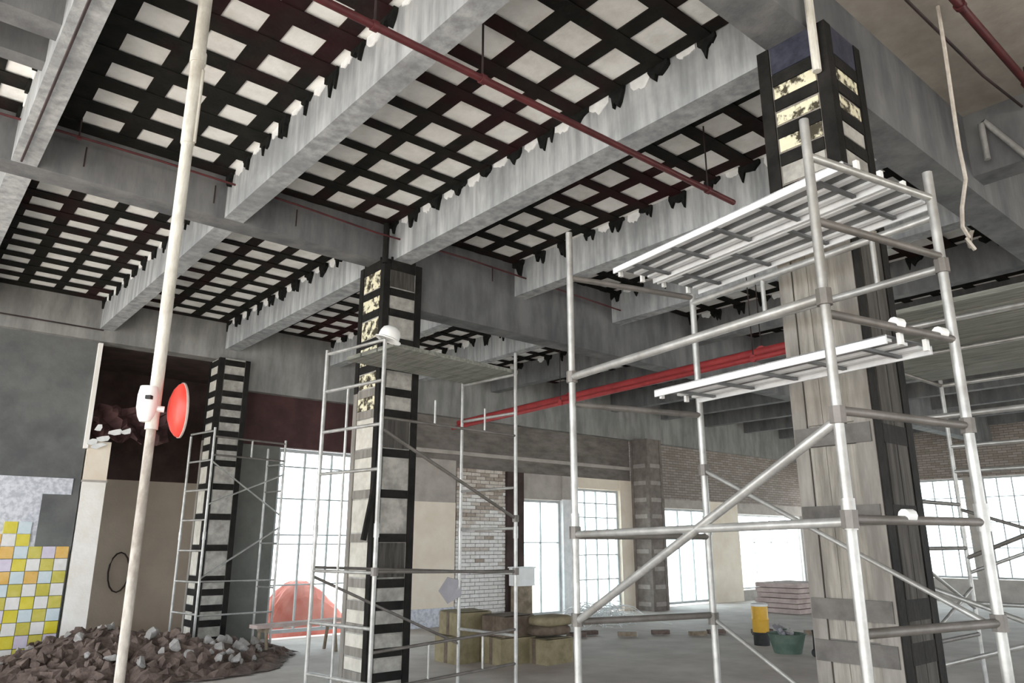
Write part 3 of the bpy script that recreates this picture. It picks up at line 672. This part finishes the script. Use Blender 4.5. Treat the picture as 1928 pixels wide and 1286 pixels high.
for j in range(n + 1):
    for i in range(n + 1):
        x = 1.0 + 4.4 * i / n; y = 9.6 + 3.3 * j / n; h = mound_h(x, y)
        mb.v.append((x + rnd(-.03, .03), y + rnd(-.03, .03) if 0 < j < n else y, max(.002, h - .02 + (rnd(-.05, .06) if h > .05 else 0))))
for j in range(n):
    for i in range(n):
        b = j * (n + 1) + i
        if max(mound_h(1.0 + 4.4 * i / n, 9.6 + 3.3 * j / n), 0) > .035: mb.f.append((b, b + 1, b + n + 2, b + n + 1))
o = mb.build('rubble_heap', 'rubble'); o['kind'] = 'stuff'; tag(o, 'heap of brown rubble and earth below the tiled wall', 'rubble')
for k in range(170):
    while True:
        x, y = rnd(1.2, 5.2), rnd(9.7, 12.8)
        if mound_h(x, y) > .05 + .12 * random.random() and not (x > 4.15 and y > 12.6): break
    pale = random.random() < (.75 if x > 3.7 else .25)
    me = random.choice([m for t_, m in HB if (t_ == 'rubble_pale') == pale]); s = rnd(.08, .20)
    o = bpy.data.objects.new('rubble_chunk', me); o.location = (x, y, mound_h(x, y) + s * .15); o.scale = (s, s, s); o.rotation_euler = (rnd(0, 6), rnd(0, 6), rnd(0, 6)); COL.objects.link(o)
    tag(o, 'small pale broken concrete chunk lying on the brown rubble heap' if pale else 'brown broken chunk lying on the rubble heap', 'rubble chunk', 'rubble chunks')
o = bpy.data.objects.new('rubble_chunk', HB[1][1]); o.location = (4.0, 11.55, .22); o.scale = (.30, .30, .36); COL.objects.link(o)
tag(o, 'largest pale concrete block at the foot of the leftmost column', 'rubble chunk', 'rubble chunks')

def sack_mesh(mat, L=.62, W=.42, H=.15):
    mb = MB(); nu, nv = 20, 10
    def sp(c, e): return math.copysign(abs(c) ** e, c)
    for j in range(nv + 1):
        ph = -math.pi / 2 + math.pi * j / nv
        for i in range(nu):
            th = 2 * math.pi * i / nu
            mb.v.append((L / 2 * sp(math.cos(ph), .45) * sp(math.cos(th), .35), W / 2 * sp(math.cos(ph), .45) * sp(math.sin(th), .35), H / 2 * sp(math.sin(ph), .7) + H / 2))
    for j in range(nv):
        for i in range(nu): mb.f.append((j * nu + i, j * nu + (i + 1) % nu, (j + 1) * nu + (i + 1) % nu, (j + 1) * nu + i))
    return mb.mesh('sack', mat, True)
SM = {m: sack_mesh(m) for m in ('sack', 'sack_brown')}
def stack(x, y, nlay, nx, ny, yaw, lab, mats, grp):
    for l in range(nlay):
        for a_ in range(nx):
            for b_ in range(ny):
                dx, dy = (a_ - (nx - 1) / 2) * .60, (b_ - (ny - 1) / 2) * .42
                c, s = math.cos(yaw), math.sin(yaw)
                o = bpy.data.objects.new('cement_sack', SM[random.choice(mats)]); o.location = (x + dx * c - dy * s + rnd(-.02, .02), y + dx * s + dy * c + rnd(-.02, .02), l * .135); o.rotation_euler = (0, 0, yaw + rnd(-.06, .06)); COL.objects.link(o)
                tag(o, lab, 'sack', grp)
def carton(x, y, z, L, W, H, yaw, lab, m='card'):
    t = thing('carton', (x, y, z), lab, 'carton', 'cartons'); r = Matrix.Rotation(yaw, 3, 'Z')
    MB().obox((x, y, z + H / 2), (L, W, H), r).build('body', m, t)
    MB().obox((x, y, z + H + .003), (L * 1.0, .07, .006), r).build('tape', 'sack_brown', t)
    MB().obox((x, y, z + H * .5), (L + .008, .07, H * .98), r).build('strap', 'sack_brown', t)
    for s_ in (-1, 1):
        c = Vector((x, y, z + H + .008)) + r @ Vector((0, s_ * W * .25, .0)); MB().obox(c, (L * .98, W * .46, .006), r @ Matrix.Rotation(s_ * .05, 3, 'X')).build('flap', m, t)
carton(6.78, 9.10, 0, .62, .50, .34, R(3), 'lower khaki carton at the left end of the pile behind the middle scaffold')
carton(6.80, 9.08, .36, .58, .48, .30, R(-4), 'upper khaki carton at the left end of the pile behind the middle scaffold')
carton(7.18, 8.58, 0, .60, .48, .34, R(-3), 'lower carton in the middle of the pile, beside the khaki one')
carton(7.18, 8.58, .36, .58, .46, .26, R(5), 'upper brown carton in the middle of the pile', 'sack_brown')
carton(7.62, 8.25, 0, .52, .50, .32, R(2), 'lower khaki carton at the right end of the pile')
for k, (x, y, z) in enumerate(((7.64, 8.27, .345), (7.68, 8.24, .47))):
    o = bpy.data.objects.new('cement_sack', SM['sack_brown' if k == 0 else 'sack']); o.location = (x, y, z); o.rotation_euler = (0, 0, .2 * k - .1); COL.objects.link(o)
    tag(o, ['brown sack lying on the right end carton', 'khaki sack on top of the brown sack at right'][k], 'sack', 'sacks')
dr = thing('yellow_drum', (11.5, 7.3, 0), 'small yellow drum standing on the floor left of the large column', 'drum')
MB().lathe([(0, .0), (.125, 0), (.125, .2)], (11.5, 7.3, 0)).build('base', 'dark', dr, True)
MB().lathe([(.125, .2), (.13, .21), (.13, .38), (.137, .39), (.137, .41), (.13, .42), (.13, .60), (.125, .62), (0, .62)], (11.5, 7.3, 0)).build('body', 'yellow', dr, True)
MB().lathe([(.131, .60), (.139, .61), (.139, .63), (.12, .645), (0, .65)], (11.5, 7.3, 0)).build('lid', 'white_plastic', dr, True)
gb = thing('green_basin', (11.0, 6.55, 0), 'dull green basin of scraps on the floor beside the large column', 'basin')
MB().lathe([(0, 0), (.20, 0), (.27, .26), (.29, .28), (.26, .28), (.19, .03), (0, .03)], (11.0, 6.55, 0)).build('bowl', 'green', gb, True)
for k in range(6):
    x, y = 11.0 + rnd(-.12, .12), 6.55 + rnd(-.12, .12); MB().obox((x, y, .27 + rnd(0, .1)), (rnd(.1, .25), .06, .05), Matrix.Rotation(rnd(0, 3), 3, (rnd(0, 1), .3, .8))).build('scrap', random.choice(['green', 'greybag', 'rubble_pale']), gb)
bb = thing('rubber_boot', (11.0, 6.05, 0), 'black rubber boot standing beside the green basin', 'boot')
MB().lathe([(0, 0), (.07, 0), (.075, .1), (.07, .3), (.08, .36), (.07, .36), (0, .3)], (11.0, 6.05, 0), n=14).build('shaft', 'dark', bb, True)
MB().lathe([(0, -.12), (.04, -.11), (.06, -.05), (.06, .08), (0, .1)], (10.93, 6.05, .06), (1, .2, 0), 12).build('foot', 'dark', bb, True)
st = thing('board_stack', (17.6, 10.2, 0), 'pinkish stack of boards below the wide window left of the large column', 'boards')
for k in range(6): MB().obox((17.6 + rnd(-.04, .04), 10.2 + rnd(-.04, .04), .06 + .115 * k), (1.5, 1.1, .10), Matrix.Rotation(rnd(-.06, .06), 3, 'Z')).build('board', 'pinkstack', st)
for k in range(9):
    x = 9.8 + 3.6 * k / 8 + rnd(-.2, .2); y = 10.2 - .72 * (x - 9.8) + (.16 if k % 2 else -.16)
    t_ = MB().obox((x, y, .05), (rnd(.3, .42), .10, .07), Matrix.Rotation(R(-40 + rnd(-25, 25)), 3, 'Z')).build('timber_offcut', random.choice(['timber_brown', 'rubble']))
    tag(t_, 'brown timber offcut lying in the line of debris on the far floor', 'timber', 'timber offcuts on the far floor')
pk = tag(MB().obox((5.3, 11.3, .43), (1.5, .22, .05), Matrix.Rotation(R(8), 3, 'Z')).build('timber_plank', 'pinkstack'), 'pale plank on low trestles between the left and middle columns', 'plank')
for k, x in enumerate((4.75, 5.85)):
    t_ = thing('low_trestle', (x, 11.3, 0), ['left low trestle under the pale plank', 'right low trestle under the pale plank'][k], 'trestle', 'low trestles')
    MB().box(x - .03, x + .03, 11.15, 11.45, .34, .40).build('top_rail', 'timber_brown', t_)
    for s in (-1, 1): MB().tube((x, 11.3 + s * .12, .35), (x, 11.3 + s * .2, 0), .025, 6).build('leg', 'timber_brown', t_)
# wire tangle
mb = MB(); rs = random.Random(3)
for k in range(110):
    c = Vector((12.1 + max(-.5, min(.5, rs.gauss(0, .3))), 11.4 + max(-.3, min(.3, rs.gauss(0, .2))), 0)); p = Vector((c.x, c.y, .02)); d = Vector((rs.uniform(-1, 1), rs.uniform(-.8, .8), rs.uniform(.3, 1.1))) * .2; pts = [p.copy()]
    for q in range(5): p = p + d; d = d * .9 + Vector((rs.uniform(-.1, .1), rs.uniform(-.1, .1), -.07)); p.z = max(.02, p.z); pts.append(p.copy())
    mb.path(pts, .007, 4)
o = mb.build('wire_tangle', 'white'); o['kind'] = 'stuff'; tag(o, 'white tangle of wire heaped before the glazed doorway', 'wire')
# grey cloth diamond, white box
gd = tag(MB().prism([(4.90, 7.04, 1.10), (5.00, 7.02, 1.24), (5.16, 6.97, 1.20), (5.15, 6.96, 1.04), (5.01, 7.02, .96)], (.015, .02, 0)).build('grey_cloth', 'greybag'), 'grey diamond shaped cloth hung on the middle scaffold', 'cloth')
wbx = thing('white_crate', (11.0, 12.5, 0), 'white box on a dark pedestal in front of the brown pier', 'box')
MB().box(10.8, 11.25, 12.55, 12.88, .72, 1.08).build('box', 'white_plastic', wbx); MB().box(10.85, 11.2, 12.58, 12.88, 0, .72).build('pedestal', 'timber_brown', wbx); MB().box(10.78, 11.27, 12.53, 12.9, 1.08, 1.11).build('lid', 'white', wbx)
# red sheeting pile outside the left window
rp = thing('red_sheeting_pile', (6.7, 14.5, -.1), 'red sheeting piled outside the bright gridded window', 'sheeting')
mb = MB(); nn_ = 18
for j in range(nn_ + 1):
    for i in range(nn_ + 1):
        u, v = i / nn_ * 2 - 1, j / nn_ * 2 - 1; h = max(0, 1 - abs(u) ** 3) * max(0, 1 - abs(v) ** 3)
        mb.v.append((6.8 + 1.1 * u, 14.4 + .6 * v, -.1 + 1.0 * h * (.75 + .25 * math.sin(3 * u + 2)) + rnd(-.03, .03) * h))
for j in range(nn_):
    for i in range(nn_): b = j * (nn_ + 1) + i; mb.f.append((b, b + 1, b + nn_ + 2, b + nn_ + 1))
mb.build('sheet', 'redpile', rp); MB().box(6.2, 7.4, 13.85, 13.9, -.1, .12).build('edge_board', 'pinkstack', rp)
